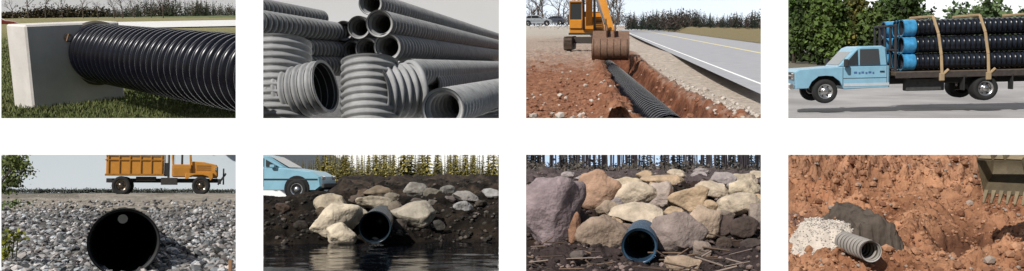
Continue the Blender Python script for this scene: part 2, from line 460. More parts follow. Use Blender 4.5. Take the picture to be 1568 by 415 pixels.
sheet(P,[(956,48.0),(1200,143),(1200,140.4),(957,47.9)],h-.005,(.8,.8,.78),'matte','road_marking')
sheet(P,[(969,43.8),(1200,88.5),(1200,87.2),(970,43.7)],h-.005,(.7,.62,.3),'matte','road_marking')
m=MB(); V=[];n=40
for i in range(n+1):
    k=i/n; a=P.G(985+215*k,43+27.5*k,h); b=P.L(985+215*k,39+ (7)*k + .8*math.sin(i*1.7),a.y*1.15+2)
    V+=[a[:],b[:]]
m.add(V,[[2*i,2*i+2,2*i+3,2*i+1] for i in range(n)],(.17,.14,.075),'grass',True)
finish(P,'grass_verge',m)
m=MB()
for i in range(1500):
    k=random.random(); px=985+215*k; a=P.G(px,42.5+26*k,h); r=random.random(); b=P.L(px,39+7*k,a.y*1.15+2); q=a.lerp(b,r)
    leaves(m,q+Vector((0,0,.05)),(.4,.4,.2),5,.28,(.06,.05,.03),(.28,.22,.12),3)
finish(P,'dry_grass',m)
m=MB()
for i in range(230):
    px=random.uniform(960,1175); d=random.uniform(230,330); k=(px-960)/210; b=P.L(px,43+3*k,d)
    hh=(25-3*k+7*math.sin(px*.05)*.5)*random.uniform(.75,1.25)*d/F
    if random.random()<.72: conifer(m,b,hh,hh*.24,200,(.008,.015,.011),(.028,.042,.028),lo=.02)
    else: leaves(m,b+Vector((0,0,hh*.4)),(hh*.35,hh*.35,hh*.45),220,hh*.08,(.04,.03,.025),(.09,.07,.06))
finish(P,'distant_trees',m)
m=MB()
for i in range(26):
    px=random.uniform(806,965); bare(m,P.L(px,38,random.uniform(120,200)),random.uniform(4.5,8),(.08,.06,.05),4)
finish(P,'bare_trees',m)
m=MB()
for i in range(50):
    px=random.uniform(800,960); d=250; b=P.L(px,40,d); hh=random.uniform(14,30)*d/F
    leaves(m,b+Vector((0,0,hh*.4)),(hh*.6,hh*.4,hh*.45),240,hh*.06,(.03,.026,.022),(.10,.075,.055))
finish(P,'distant_bushes',m)
m=MB(); car(m,frame(P,823,39,120,.1,1.0),(.30,.33,.36)); finish(P,'parked_car',m)
m=MB(); car(m,frame(P,848,37,150,3.0,1.0),(.05,.06,.09)); finish(P,'parked_car',m)
m=MB(); a=P.L(1026,205,22.2); b=P.L(931,104,55)
pipe(m,a,b,.50,.46,.11,40,(.009,.010,.014),(.008,.008,.008),'plastic',k=8)
finish(P,'corrugated_drain_pipe',m)
m=MB()
for i in range(1300):
    px=random.uniform(806,1165); row=88+93*random.random()**.7; g=P.G(px,row,h); t,w=tt(g.x,g.y)
    if t>1.7: continue
    z=tr.zat(g.x,g.y); s=random.uniform(.012,.05)*(1+g.y/30)*(1.7 if random.random()<.08 else 1)
    c=mix(RD,RD2,random.random()) if t<1.1 and random.random()<.8 else mix(GRV,(.5,.45,.4),random.random())
    rock(m,(g.x,g.y,z+s*.3),(s,s,s*.7),i,c,1,'pebble')
finish(P,'loose_stones',m)
OR=(.50,.20,.02); DKM=(.03,.03,.03)
E=P.L(897,76,68); ex={k:MB() for k in('undercarriage','house','cab','boom','stick','bucket')}
X=lambda x,y,z:(E.x+x,E.y+y,E.z+z)
u=ex['undercarriage']
for sx in(-1.25,1.25):
    u.M=Matrix.Translation(Vector(X(sx,0,0)))@Matrix.Rotation(math.pi/2,4,'Z')
    prism(u,[(-2.1,.15),(-2.3,.5),(-2.1,.9),(-1.8,1.0),(1.8,1.0),(2.1,.9),(2.3,.5),(2.1,.15),(1.8,0),(-1.8,0)],-.32,.32,(.07,.05,.04),'rust')
    for i in range(9):
        box(u,(-2.33,0,.12+i*.1),(.06,.66,.05),(.10,.07,.05),'rust')
    for i in range(18): box(u,(-1.9+i*.22,0,1.02),(.14,.66,.05),(.10,.07,.05),'rust')
    u.M=None
box(u,X(0,0,.75),(2.0,1.6,.5),(.05,.04,.035),'rust')
hs=ex['house']
box(hs,X(.1,1.0,1.9),(2.7,3.4,1.3),OR,'paint',b=.08); box(hs,X(.1,1.8,2.75),(2.6,1.6,.5),OR,'paint',b=.08)
box(hs,X(0,-.55,1.25),(2.6,.7,.16),DKM,'matte'); box(hs,X(1.0,-.73,1.9),(.7,.06,.9),(.25,.10,.015),'paint')
for i in range(5): box(hs,X(1.0,-.77,1.6+i*.15),(.55,.03,.04),DKM,'matte')
for z in(2.4,2.9,3.4): beam(hs,X(.4,-.6,z),X(1.4,-.6,z),.05,.05,DKM)
for x in(.4,1.4): beam(hs,X(x,-.6,1.6),X(x,-.6,3.4),.05,.05,DKM)
cb=ex['cab']
cbx=-.75
box(cb,X(cbx,-.1,2.0),(1.0,1.5,.7),OR,'paint',b=.05); box(cb,X(cbx,-.1,3.75),(1.05,1.55,.14),OR,'paint')
for x in(-.48,.48):
    for y in(-.7,.7): beam(cb,X(cbx+x,-.1+y,2.3),X(cbx+x,-.1+y,3.7),.08,.08,OR,'paint')
box(cb,X(cbx,-.1,3.0),(.92,1.36,1.35),(.03,.035,.04),'glass')
bo=ex['boom']
pb=[Vector(X(.25,-.3,1.9)),Vector(X(.4,-2.8,5.0)),Vector(X(.8,-8.3,5.6))]
for i in range(2): beam(bo,pb[i],pb[i+1],.5,.65,OR,'paint')
for sx in(-.42,.42): cyl(bo,Vector(X(.3+sx,-.8,1.6)),Vector(X(.4+sx,-3.5,4.6)),.10,(.05,.05,.05),'paint')
Bk=P.L(935,52,52)
st=ex['stick']; top=pb[2]+Vector((0,0,.8))
beam(st,top,Bk+Vector((0,.1,.0)),.42,.55,OR,'paint')
for sx in(-.34,.34): cyl(st,top+Vector((sx,-.4,-.6)),Bk+Vector((sx,-.35,.6)),.055,(.10,.10,.10),'chrome')
for sx in(-.28,.28): beam(st,Bk+Vector((sx,-.35,.9)),Bk+Vector((sx,-.3,.0)),.09,.3,(.15,.09,.04),'rust')
def bucket(mb,M,w,s,col):
    mb.M=M@Matrix.Scale(s,4)
    prof=[(math.cos(a)*.62-.0,math.sin(a)*.62) for a in np.linspace(math.radians(75),math.radians(285),14)]
    prof=[(.62,.70)]+prof+[(.75,-.72)]
    V=[];n=len(prof)
    for k,(y) in enumerate((-w/2,w/2)):
        V+=[(y,-p[0],p[1]) for p in prof]
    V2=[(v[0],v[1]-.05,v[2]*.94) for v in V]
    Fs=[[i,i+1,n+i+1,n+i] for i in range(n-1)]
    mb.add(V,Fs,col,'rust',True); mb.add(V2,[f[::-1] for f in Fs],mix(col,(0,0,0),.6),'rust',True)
    for y in(-w/2,w/2):
        mb.add([(y+(-.02 if y<0 else .02),-p[0],p[1]) for p in prof],[list(range(n))],col,'rust'); mb.add([(y,-p[0],p[1]) for p in prof],[list(range(n))[::-1]],col,'rust')
    for i in range(6):
        x=-w/2+.08+i*(w-.16)/5
        prism2=[(x-.07,-.70,-.72),(x+.07,-.70,-.72),(x+.07,-.70,-.60),(x-.07,-.70,-.60),(x-.03,-1.15,-.90),(x+.03,-1.15,-.90),(x+.03,-1.15,-.85),(x-.03,-1.15,-.85)]
        mb.add(prism2,[[0,1,2,3],[4,7,6,5],[0,4,5,1],[1,5,6,2],[2,6,7,3],[3,7,4,0]],mix(col,(0,0,0),.25),'rust')
        for a0 in np.linspace(math.radians(100),math.radians(250),7):
            a1=a0+math.radians(25)
            beam(mb,(x,-math.cos(a0)*.64,math.sin(a0)*.64),(x,-math.cos(a1)*.64,math.sin(a1)*.64),.035,.035,mix(col,(0,0,0),.45),'rust')
    for x in(-.2,.2): box(mb,(x,-.35,.85),(.08,.6,.4),col,'rust')
    mb.M=None
bucket(ex['bucket'],Matrix.Translation(P.L(935,74,51))@Matrix.Rotation(math.pi,4,'Z')@Matrix.Rotation(-.5,4,'X'),1.9,1.12,(.18,.105,.07))
finish(P,'excavator',ex)
skyboard(P,900,(.90,.94,.98),(.74,.85,.98))

# ================================================================ PANEL 4
P=P4; h=1.7
o=P.L(1252,156,P.G(1252,156,h).y); SL=.028
def cf(x,y,px,py,dz):
    n=fbm(x,y,1,.25); c=mix((.25,.24,.235),(.36,.345,.34),.5+n)
    if y>48 and px<1350: c=mix(c,(.12,.12,.09),.8)  # left ground darkened: shade by the trees painted into the lot colour
    if y>55: c=mix(c,(.14,.12,.08),.6)
    return c
zf=lambda x,y,px,py:0.004*fbm(x,y,1,2)+SL*(x-o.x)*max(0,min(1,(75-y)/25))
d4=lambda r:P.G(P.cx,r,h).y
finish(P,'asphalt_lot',terrain(P,[(215,d4(215)),(110,d4(110)),(96,d4(96)),(85,260)],180,160,zf,cf,'asphalt'))
th4=math.radians(20); yaw=math.pi+th4
_,_,v1=span(P,1262,140,o.y,0,18.0); s=v1/.40
Mt=Matrix.Translation(o)@Matrix.Rotation(-math.atan(SL),4,'Y')@Matrix.Rotation(yaw,4,'Z')@Matrix.Scale(s,4)
BL=(.20,.37,.48)
tk={k:MB() for k in('cab','chassis','front_wheels','rear_wheels','flatbed','headache_rack','pipe_load','stakes_and_straps')}
for m in tk.values(): m.M=Mt
c=tk['cab']
prism(c,[(.98,.62),(1.0,1.05),(.86,1.14),(-.45,1.20),(-2.05,1.20),(-2.05,.50),(-.62,.45),(-.50,.72),(-.28,.92),(0,.97),(.28,.92),(.5,.72),(.6,.5),(.98,.5)],-.97,.95,BL,'paint',.05)
prism(c,[(-.42,1.19),(-.98,1.80),(-1.15,1.86),(-1.85,1.86),(-2.0,1.78),(-2.05,1.19)],-.80,.80,BL,'paint',.08)
for y in(.815,-.815):
    prism(c,[(-.62,1.24),(-1.05,1.74),(-1.08,1.24)],y-.02,y+.02,(.03,.035,.04),'glass',.006)
    prism(c,[(-1.13,1.24),(-1.13,1.76),(-1.72,1.76),(-1.78,1.24)],y-.02,y+.02,(.05,.055,.06),'glass',.006)
c.add([(-.47,-.7,1.26),(-.47,.7,1.26),(-.96,.68,1.775),(-.96,-.68,1.775)],[[0,1,2,3]],(.10,.12,.13),'glass')
for x in(-.55,-1.95): box(c,(x,.955,.88),(.015,.012,.62),(.06,.09,.11),'matte',b=0)
box(c,(-1.25,.956,.82),(1.38,.012,.02),(.5,.5,.5),'chrome',b=0); box(c,(-1.8,.97,1.02),(.15,.03,.04),(.03,.03,.03))
box(c,(-1.3,.957,.60),(1.45,.01,.10),(.40,.44,.47),'paint',b=0)
for i,(x,w_) in enumerate(((-.95,.10),(-1.08,.06),(-1.18,.08),(-1.3,.06),(-1.41,.09),(-1.52,.05))): box(c,(x,.958,1.0-.02*(i%2)),(w_,.008,.06),(.06,.12,.25),'paint',b=0)
box(c,(1.0,0,.93),(.04,1.5,.22),(.06,.06,.06),'matte'); box(c,(1.01,0,.93),(.05,1.5,.04),(.7,.7,.7),'chrome')
for y in(-.76,.76): box(c,(1.01,y,.92),(.06,.30,.20),(.75,.75,.72),'chrome')
box(c,(1.08,0,.58),(.16,1.96,.20),(.72,.72,.72),'chrome',b=.04)
box(c,(-.6,1.12,1.32),(.1,.2,.26),(.03,.03,.03)); box(c,(-.6,-1.12,1.32),(.1,.2,.26),(.03,.03,.03))
ch=tk['chassis']
for y in(-.4,.4): box(ch,(-4.6,y,.68),(8.6,.1,.22),(.03,.03,.03))
box(ch,(-3.2,.72,.55),(1.2,.35,.40),(.05,.05,.05),'rust'); box(ch,(0,0,.45),(.2,1.5,.16),(.03,.03,.03)); box(ch,(-.2,0,.72),(1.3,1.3,.3),(.02,.02,.02))
for y in(-.82,.82): wheel(tk['front_wheels'],(0,y,.40),(0,1 if y>0 else -1,0),.40,.26,rim=(.5,.5,.5))
WB=-5.0
for y in(-.9,.9): wheel(tk['rear_wheels'],(WB,y,.40),(0,1 if y>0 else -1,0),.40,.5,rim=(.5,.5,.5))
box(ch,(WB,0,.42),(.2,1.5,.2),(.03,.03,.03))
fb=tk['flatbed']; box(fb,(-6.8,0,.93),(9.3,2.3,.14),(.11,.08,.055),'rust'); box(fb,(-6.8,1.16,.88),(9.3,.05,.2),(.05,.04,.035),'rust')
for i in range(10): box(fb,(-2.6-i*.9,0,.8),(.1,2.2,.12),(.04,.035,.03),'rust')
for x in(-4.3,-5.8): box(fb,(x,1.05,.6),(.04,.3,.5),(.02,.02,.02))
hr=tk['headache_rack']
for y in(-1.0,-.5,0,.5,1.0): box(hr,(-2.2,y,1.75),(.08,.08,1.6),(.03,.03,.035))
for z in(1.1,1.7,2.5): box(hr,(-2.2,0,z),(.08,2.1,.08),(.03,.03,.035))
pl=tk['pipe_load']
for i in range(3):
    for j in range(4):
        y=.84-j*.56; z=1.30+i*.555
        L_=11.0; x0=-2.42-(.1*((i*3+j)%3))
        pipe(pl,(x0,y,z),(x0-L_,y,z),.272,.16,.045,30,(.008,.008,.010),(.015,.02,.03),'plastic',k=6,bell=(.42,(.05,.24,.44),1.03),wall=.09,lipcol=(.08,.36,.58))
ss=tk['stakes_and_straps']
TAN=(.38,.27,.155)
for x in(-3.5,-4.95,-6.6,-8.6):
    for (a,b) in(((x-.10,1.21,.70),(x-.06,1.21,1.5)),((x-.06,1.21,1.5),(x+.04,1.20,2.2)),((x+.04,1.20,2.2),(x+.16,1.05,2.76)),((x+.16,1.05,2.76),(x+.1,-1.1,2.78))): beam(ss,a,b,.055,.09,TAN)
    beam(ss,(x-.05,1.18,.80),(x-.30,1.20,1.05),.05,.08,TAN)
    box(ss,(x-.08,1.23,.8),(.16,.1,.25),(.3,.22,.13))
finish(P,'flatbed_truck',tk)
def decid(m,P,px,row,d,hp,wp,n,c1,c2,size=.5):
    b=P.L(px,row,d); hh=hp*d/F; w=wp*d/F
    cyl(m,b,b+Vector((0,0,hh*.6)),hh*.025,(.05,.04,.03),r2=hh*.01,seg=7)
    for k in range(5):
        a=random.uniform(0,6.28); cyl(m,b+Vector((0,0,hh*(.25+.07*k))),b+Vector((math.cos(a)*w*.6,math.sin(a)*w*.6,hh*(.5+.08*k))),hh*.01,(.05,.04,.03),r2=hh*.003,seg=5)
    leaves(m,b+Vector((0,0,hh*.58)),(w,w,hh*.48),n,size,c1,c2,26,.22)
for i,(px,hp,wp,c2) in enumerate(((1215,125,30,(.09,.16,.035)),(1262,112,26,(.12,.18,.04)),(1303,92,24,(.20,.18,.045)),(1335,80,20,(.12,.17,.045)),(1375,96,25,(.11,.17,.045)),(1240,104,26,(.10,.15,.035)),(1285,78,22,(.20,.18,.045)))):
    m=MB(); decid(m,P,px,99,random.uniform(80,92),hp,wp,5500,(.012,.022,.008),c2,.45); finish(P,'deciduous_tree',m)
m=MB()
for i in range(40):
    px=1350+i*6.2+random.uniform(-3,3); d=random.uniform(120,170); b=P.L(px,100,d); hh=(82-12*math.sin((px-1400)*.03)+random.uniform(-14,14)-(20 if 1425<px<1450 or px>1530 else 0))*d/F
    leaves(m,b+Vector((0,0,hh*.5)),(hh*.18,hh*.2,hh*.48),1300,.75,(.035,.065,.025),(.15,.21,.09),20,.2)
finish(P,'distant_trees',m)
m=MB()
for i in range(60):
    px=1205+i*6.3; d=100; b=P.L(px,100,d); leaves(m,b+Vector((0,0,.6)),(1.6,1.2,random.uniform(.6,1.5)),300,.4,(.012,.018,.008),(.05,.07,.02),6,.35)
finish(P,'undergrowth',m)
skyboard(P,800,(.86,.90,.92))

# ================================================================ PANEL 5
P=P5
mouth=P.L(190,371,11.3); mr=(P.L(245,371,11.3)-mouth).length
hole=lambda px,py,d: (px-190)**2+(py-371)**2<52**2 and d>11.0
def zf(x,y,px,py):
    return (.05*fbm(x,y,1,1.6) if py>322 else .015*fbm(x,y,1,.8)*y/20)+ (.04*fbm(x,y,5,3) if 300<py<340 else 0)
def cf(x,y,px,py,dz):
    n=fbm(x,y,3,.8); g=(.12,.115,.108); dirt=mix((.21,.18,.145),(.32,.285,.24),.5+n)
    c=mix(dirt,g,(py-320)/10)
    if py<296: c=(.09,.085,.07)
    if px<120 and 296<py<303: c=mix(c,(.12,.11,.09),.6)
    return c
prof=[(450,10.6),(415,11.4),(345,15.5),(326,19),(298,50),(293,120)]
tr=terrain(P,prof,240,220,zf,cf,'dirt',hole); finish(P,'gravel_bank_ground',tr)
prow=[p[0] for p in prof][::-1]; pd=[p[1] for p in prof][::-1]
m=MB()
i=0
while i<5200:
    px=random.uniform(0,364); row=random.uniform(321,446) if random.random()<.93 else random.uniform(309,325)
    if (px-190)**2+(row-371)**2<56**2: continue
    i+=1
    d=math.exp(np.interp(row,prow,[math.log(q) for q in pd])); z0=P.L(P.cx,row,d).z; x=P.L(px,row,d).x
    k=(row-315)/100; spx=random.uniform(1.5,3.0)+ (max(0,k)**1.0)*random.uniform(1,6.5)
    s=spx*d/F; g=random.choice([.05,.09,.14,.19,.25,.33,.45])*random.uniform(.85,1.1); t=random.uniform(-.06,.12)*g
    rock(m,(x,d,z0+.05*fbm(x,d,1,1.6)+s*random.uniform(.1,.6)),(s*random.uniform(.8,1.4),s,s*random.uniform(.5,.9)),i%997,(g+t,g,g-t*.7),1,'pebble',.9,random.uniform(-1,1),5)
finish(P,'gravel_stones',m)
m=MB(); far=P.L(188,335,80)
ax=(far-mouth).normalized()
pipe(m,mouth-ax*.12,mouth+ax*66,mr,.36,.03,56,(.010,.011,.012),(.006,.007,.007),'plasticd',k=3,wall=.07,lipcol=(.02,.02,.022)); finish(P,'corrugated_drain_pipe',m)
YO=(.46,.20,.028)
o=P.L(250,298,56); dt={k:MB() for k in('dump_body','cab','hood','chassis','wheels')}
_,_,v1=span(P,249,290,56,0,12.6); s=v1/.5
Mt=Matrix.Translation(o)@Matrix.Rotation(math.radians(-6),4,'Z')@Matrix.Scale(s,4)@Matrix.Diagonal((.92,1,1,1))
for q in dt.values(): q.M=Mt
b_=dt['dump_body']
prism(b_,[(-3.35,1.15),(-3.35,2.75),(.05,2.75),(.05,1.15)],-1.1,1.1,YO,'paint',.04)
for i in range(6): box(b_,(-3.2+i*.63,-1.13,1.75),(.09,.07,1.2),mix(YO,(0,0,0),.25),'paint')
box(b_,(-1.65,-1.14,1.18),(3.5,.1,.12),mix(YO,(0,0,0),.4),'rust'); box(b_,(-1.65,-1.14,2.05),(3.5,.06,.07),mix(YO,(0,0,0),.3),'paint')
box(b_,(-1.65,-1.12,2.5),(3.4,.06,.5),(.22,.15,.09),'matte')
q=dt['cab']
box(q,(1.15,0,1.45),(1.2,1.9,.75),YO,'paint',b=.05)
for x in(.6,1.68):
    for y in(-.88,.88): beam(q,(x,y,1.8),(x-.06,y,2.6),.09,.09,YO,'paint')
box(q,(1.1,0,2.63),(1.25,1.9,.12),YO,'paint'); box(q,(1.12,0,2.15),(.06,1.6,.7),(.03,.03,.03)); box(q,(.62,0,2.2),(.04,1.6,.7),(.04,.04,.04),'glass')
box(q,(.25,-.9,1.5),(.3,.3,.8),(.03,.03,.03)); cyl(q,(.35,-.95,1.0),(.35,-.95,2.9),.07,(.10,.09,.08),'rust'); box(q,(1.15,-.97,1.35),(1.0,.03,.5),mix(YO,(0,0,0),.15),'paint')
q=dt['hood']
prism(q,[(1.72,1.1),(1.72,2.02),(2.5,1.98),(3.3,1.82),(3.38,1.7),(3.35,1.0)],-.75,.75,YO,'paint',.06)
prism(q,[(1.5,.95),(1.62,1.12),(1.9,1.22),(2.5,1.22),(2.85,1.1),(2.95,.85),(3.1,1.0),(3.1,1.3),(1.4,1.3),(1.35,.95)],-1.1,-.7,YO,'paint',.04)
box(q,(3.37,0,1.4),(.05,1.2,.6),(.04,.04,.04)); cyl(q,(3.2,-.85,1.55),(3.32,-.85,1.55),.13,(.7,.7,.6),'chrome')
for z in(1.5,1.62,1.74): box(q,(2.5,-.76,z),(.9,.02,.03),(.05,.04,.03),b=0)
q=dt['chassis']
box(q,(0,-.4,.85),(6.8,.12,.25),(.03,.03,.03)); box(q,(0,.4,.85),(6.8,.12,.25),(.03,.03,.03)); box(q,(3.5,0,.8),(.2,2.1,.3),(.03,.03,.03)); beam(q,(3.4,-.5,.6),(3.9,-.5,1.3),.1,.12,(.03,.03,.03)); beam(q,(3.75,-.6,.6),(3.75,-.6,1.6),.1,.1,(.03,.03,.03)); box(q,(3.85,-.2,1.2),(.1,1.3,.1),(.03,.03,.03))
box(q,(.4,-.85,.8),(1.0,.4,.42),(.04,.035,.03),'rust'); box(q,(-1.0,-.8,.95),(1.2,.3,.25),(.04,.035,.03),'rust')
for x in(-2.45,2.35):
    for y in(-.95,.95): wheel(dt['wheels'],(x,y,.54),(0,1 if y>0 else -1,0),.56,.34,rim=(.16,.13,.10),tyre=(.02,.02,.02))
    box(dt['chassis'],(x,0,.5),(.2,1.7,.2),(.03,.03,.03))
finish(P,'dump_truck',dt)
m=MB()
for i in range(150):
    px=random.uniform(0,364); b=P.L(px,294,75); leaves(m,b+Vector((0,0,.08)),(.8,.3,.10+.12*random.random()),50,.12,(.06,.07,.055),(.12,.13,.11),5)
finish(P,'distant_treeline',m)
m=MB()
b=P.L(-14,300,24)
for tgt in((8,245),(25,250),(38,262),(20,275),(3,262),(30,240)):
    e=P.L(tgt[0],tgt[1],24+random.uniform(-1,1)); cyl(m,b,e,.035,(.06,.05,.04),r2=.008,seg=5)
    leaves(m,e,(.28,.3,.18),230,.07,(.04,.055,.015),(.15,.18,.05),8,.35)
for k in range(10):
    leaves(m,P.L(random.uniform(0,24),random.uniform(240,288),24),(.2,.2,.14),110,.07,(.04,.06,.02),(.14,.17,.05),6,.4)
finish(P,'overhanging_tree',m)
m=MB()
for (px,py) in((6,372),(14,384),(4,392),(22,366),(28,360),(10,360)):
    e=P.L(px,py,11.6); leaves(m,e,(.07,.07,.06),26,.055,(.08,.10,.015),(.30,.30,.03),4,.4); cyl(m,P.L(px-4,400,12),e,.006,(.08,.08,.03),seg=4)
leaves(m,P.L(8,312,17),(.35,.3,.07),160,.05,(.05,.08,.02),(.14,.2,.05),6,.4)
finish(P,'leafy_weeds',m)
m=MB(); beam(m,P.L(352,450,10.4),P.L(353,398,10.6),.045,.03,(.22,.12,.06)); finish(P,'wooden_stake',m)
skyboard(P,90,(.84,.87,.88),(.72,.79,.84))

# ================================================================ PANEL 6
P=P6
hole=lambda px,py,d: (px-574)**2+(py-348)**2<22**2 and d>11
BK=(.008,.0065,.005)  # near-black bank tone: shade of a backlit scene put into the colour
def zf(x,y,px,py):
    z=.13*fbm(x,y,1,1.5)+.06*fbm(x,y,3,5) if py<371 else 0
    if px<525 and y>14.8:
        t=P6.L(P6.cx,303,y).z-P6.L(P6.cx,py,y).z
        k=max(0,min(1,(525-px)/35))*max(0,min(1,(y-14.8)/1.0)); z=z*(1-k)+k*min(0,t)
    return z
def cf(x,y,px,py,dz):
    n=fbm(x,y,2,2.5); c=mix(BK,(.028,.020,.014),.35+n)
    if py<300 and px>500: c=mix(c,(.07,.05,.035),.3+n)
    return c
prof=[(470,12.0),(374,12.4),(330,13.3),(298,15),(282,17),(272,24),(268,60)]
tr=terrain(P,prof,220,180,zf,cf,'dirt',hole); finish(P,'shade_toned_bank',tr)
prow=[p[0] for p in prof][::-1]; pd=[p[1] for p in prof][::-1]
dr=lambda r: math.exp(np.interp(r,prow,[math.log(q) for q in pd]))
hw=-P.L(P.cx,373,12.3).z
m=MB(); V=[];nn=90
for j in range(nn+1):
    for i in range(nn+1):
        y=6.8+(12.9-6.8)*j/nn; x=(P.xl-.02+(P.xr-P.xl+.04)*i/nn)*y; V.append((x,y,-hw+.007*fbm(x*1.2+y*.5,y*2,1,1.2)))
m.add(V,[[j*(nn+1)+i,j*(nn+1)+i+1,(j+1)*(nn+1)+i+1,(j+1)*(nn+1)+i] for j in range(nn) for i in range(nn)],(.003,.004,.006),'water',True); finish(P,'stream_water',m)
CR=(.52,.44,.33)
R6=[(512,338,42,22,CR),(524,359,24,15,CR),(505,311,25,12,(.36,.30,.22)),(578,294,26,10,(.17,.13,.09)),(634,328,38,22,(.33,.29,.23)),(637,290,18,12,(.25,.23,.20)),(662,296,12,9,(.16,.14,.11)),(545,328,18,10,(.30,.26,.20)),(577,311,30,9,(.32,.27,.20)),(602,303,12,8,(.20,.17,.13)),(684,292,13,8,(.19,.18,.16)),(709,317,14,10,(.30,.29,.28)),(715,302,20,8,(.25,.23,.21)),(752,297,13,7,(.28,.27,.26)),(433,318,11,8,(.06,.04,.03)),(490,325,9,7,(.08,.06,.04)),(605,322,12,12,(.16,.13,.10)),(612,345,13,12,(.07,.055,.045)),(672,345,10,7,(.05,.045,.04)),(546,305,12,7,(.09,.065,.05)),(690,305,8,6,(.12,.10,.09)),(555,296,10,6,(.10,.07,.05)),(735,312,10,6,(.06,.05,.04)),(460,345,12,7,(.03,.025,.02)),(640,308,10,5,(.10,.08,.07)),(600,330,9,8,(.22,.18,.13)),(662,312,9,7,(.14,.12,.1))]
for i,(px,py,rx,ry,c) in enumerate(R6):
    d=dr(py+ry*.5)-.15; ce,a,b=span(P,px,py,d,rx,ry); m=MB(); rock(m,ce,(a*1.16,a*.7,b*1.2),100+i,c,4,'rock',.9,random.uniform(-.25,.25),12); finish(P,'boulder',m)
m=MB()
for i in range(700):
    px=random.uniform(403,764); row=random.uniform(278,372)
    if (px-574)**2+(row-348)**2<27**2 or (px<530 and row<305): continue
    d=dr(row); z=P.L(P.cx,row,d).z; x=P.L(px,row,d).x; s=random.uniform(.012,.05)
    g=random.choice([.012,.018,.025,.04,.10]); rock(m,(x,d,z+.13*fbm(x,d,1,1.5)+s*.4),(s,s,s*.7),i,(g,g*.85,g*.7),1,'pebble',.8,0,4)
finish(P,'loose_stones',m)
m=MB(); c0=P.L(574,348,11.6); rr=(P.L(599,348,11.6)-c0).length
pipe(m,c0,c0+Vector((0.1,2.2,0)),rr,.11,.025,48,(.010,.016,.022),(.002,.002,.002),'plastic',k=6,wall=.08,capd=1.6,lipcol=(.02,.035,.045)); finish(P,'culvert_pipe',m)
m=MB(); rock(m,P.L(575,366,12.0),(.05,.05,.03),5,(.3,.28,.25),2); finish(P,'stone',m)
m=MB(); car(m,frame(P,406,304,21,math.radians(-12),.74),(.20,.38,.47)); finish(P,'parked_car',m)
for i in range(24):
    px=[490,496,504,513,522,532,542,552,563,574,585,594,606,618,630,644,657,672,687,702,716,730,745,758][i]+random.uniform(-4,4); d=random.uniform(30,48); m=MB()
    hh=random.uniform(44,90)*d/F; conifer(m,P.L(px,282,d),hh,hh*.17,850,(.07,.06,.015),(.48,.41,.12),lo=.05); finish(P,'conifer_tree',m)  # golden tips: backlight painted into the needle colours
m=MB()
for i in range(190):
    px=random.uniform(488,770) if i<160 else random.uniform(403,500); d=random.uniform(48,62); hh=random.uniform(24,56 if px>500 else 22)*d/F; conifer(m,P.L(px,280 if px>500 else 268,d),hh,hh*.16,240,(.08,.075,.025),(.44,.39,.17),lo=.02)  # same painted backlight in the far needle colours
finish(P,'distant_trees',m)
skyboard(P,90,(.98,.98,.95))

# ================================================================ PANEL 7
P=P7
hole=lambda px,py,d: (px-980)**2+(py-375)**2<25**2 and d>9
def zf(x,y,px,py): return .10*fbm(x,y,1,1.8)+.05*fbm(x,y,3,6)
def cf(x,y,px,py,dz):
    n=fbm(x,y,2,3); c=mix((.014,.010,.008),(.055,.035,.027),.45+n)  # bank tones darkened, overall shadow put into the earth colour
    if py<280: c=mix(c,(.12,.095,.095),.6)
    if py>378: c=mix(c,(.05,.038,.038),.6)
    return c
prof=[(450,8.0),(400,9.3),(376,10.2),(330,11.1),(285,12.1),(268,14),(262,22),(258,55)]
tr=terrain(P,prof,220,180,zf,cf,'dirt',hole); finish(P,'earth_bank',tr)
prow=[p[0] for p in prof][::-1]; pd=[p[1] for p in prof][::-1]
dr7=lambda r: math.exp(np.interp(r,prow,[math.log(q) for q in pd]))
TN=(.40,.29,.19); TL=(.45,.37,.28); GY=(.30,.26,.25); PK=(.25,.195,.20)
R7=[(843,322,48,64,PK),(915,294,30,28,(.35,.22,.15)),(953,281,25,10,(.42,.34,.24)),(972,300,29,18,TL),(1013,299,18,21,(.38,.31,.27)),(1018,276,34,10,TN),(1058,304,35,18,TN),(1093,290,24,13,TL),(1122,314,35,18,TL),(1143,291,26,14,(.48,.40,.29)),(1108,274,21,9,GY),(1140,274,21,9,TL),(983,330,42,18,TL),(931,321,18,12,(.30,.23,.17)),(921,357,36,26,(.27,.20,.15)),(1040,360,37,35,(.24,.19,.17)),(1077,340,24,26,(.36,.27,.2)),(1158,325,14,16,(.26,.21,.18)),(1045,404,27,15,(.34,.25,.18)),(1073,383,15,14,(.23,.18,.15)),(870,270,12,7,GY),(890,276,10,6,GY),(1070,270,11,7,GY),(1105,345,16,14,(.08,.056,.048)),(1140,350,20,16,(.07,.05,.042)),(888,392,14,8,(.11,.09,.08)),(930,277,13,7,TL),(1000,285,9,7,TN),(945,310,10,8,GY),(1085,318,13,10,TN),(1030,325,17,9,TN),(965,352,15,10,(.18,.13,.1)),(1060,335,11,9,(.16,.12,.09)),(1125,285,11,7,GY),(1155,305,11,8,TN),(893,335,10,12,(.12,.085,.07)),(880,352,9,24,(.24,.13,.08)),(1075,262,12,5,GY),(1038,266,14,6,TL),(985,268,13,6,TN),(1158,268,10,6,TL),(948,336,10,8,TN),(1112,330,12,8,(.2,.16,.13)),(1000,352,10,8,(.16,.12,.1)),(1150,375,15,9,(.06,.045,.04)),(1108,372,13,9,(.07,.05,.04))]
for i,(px,py,rx,ry,c) in enumerate(R7):
    d=dr7(max(py+ry*.6,272))-.12; ce,a,b=span(P,px,py,d,rx,ry); m=MB(); rock(m,ce,(a*1.2,a*.65,b*1.22),300+i,c,4,'rock',.88,random.uniform(-.15,.15),12); finish(P,'boulder',m)
m=MB()
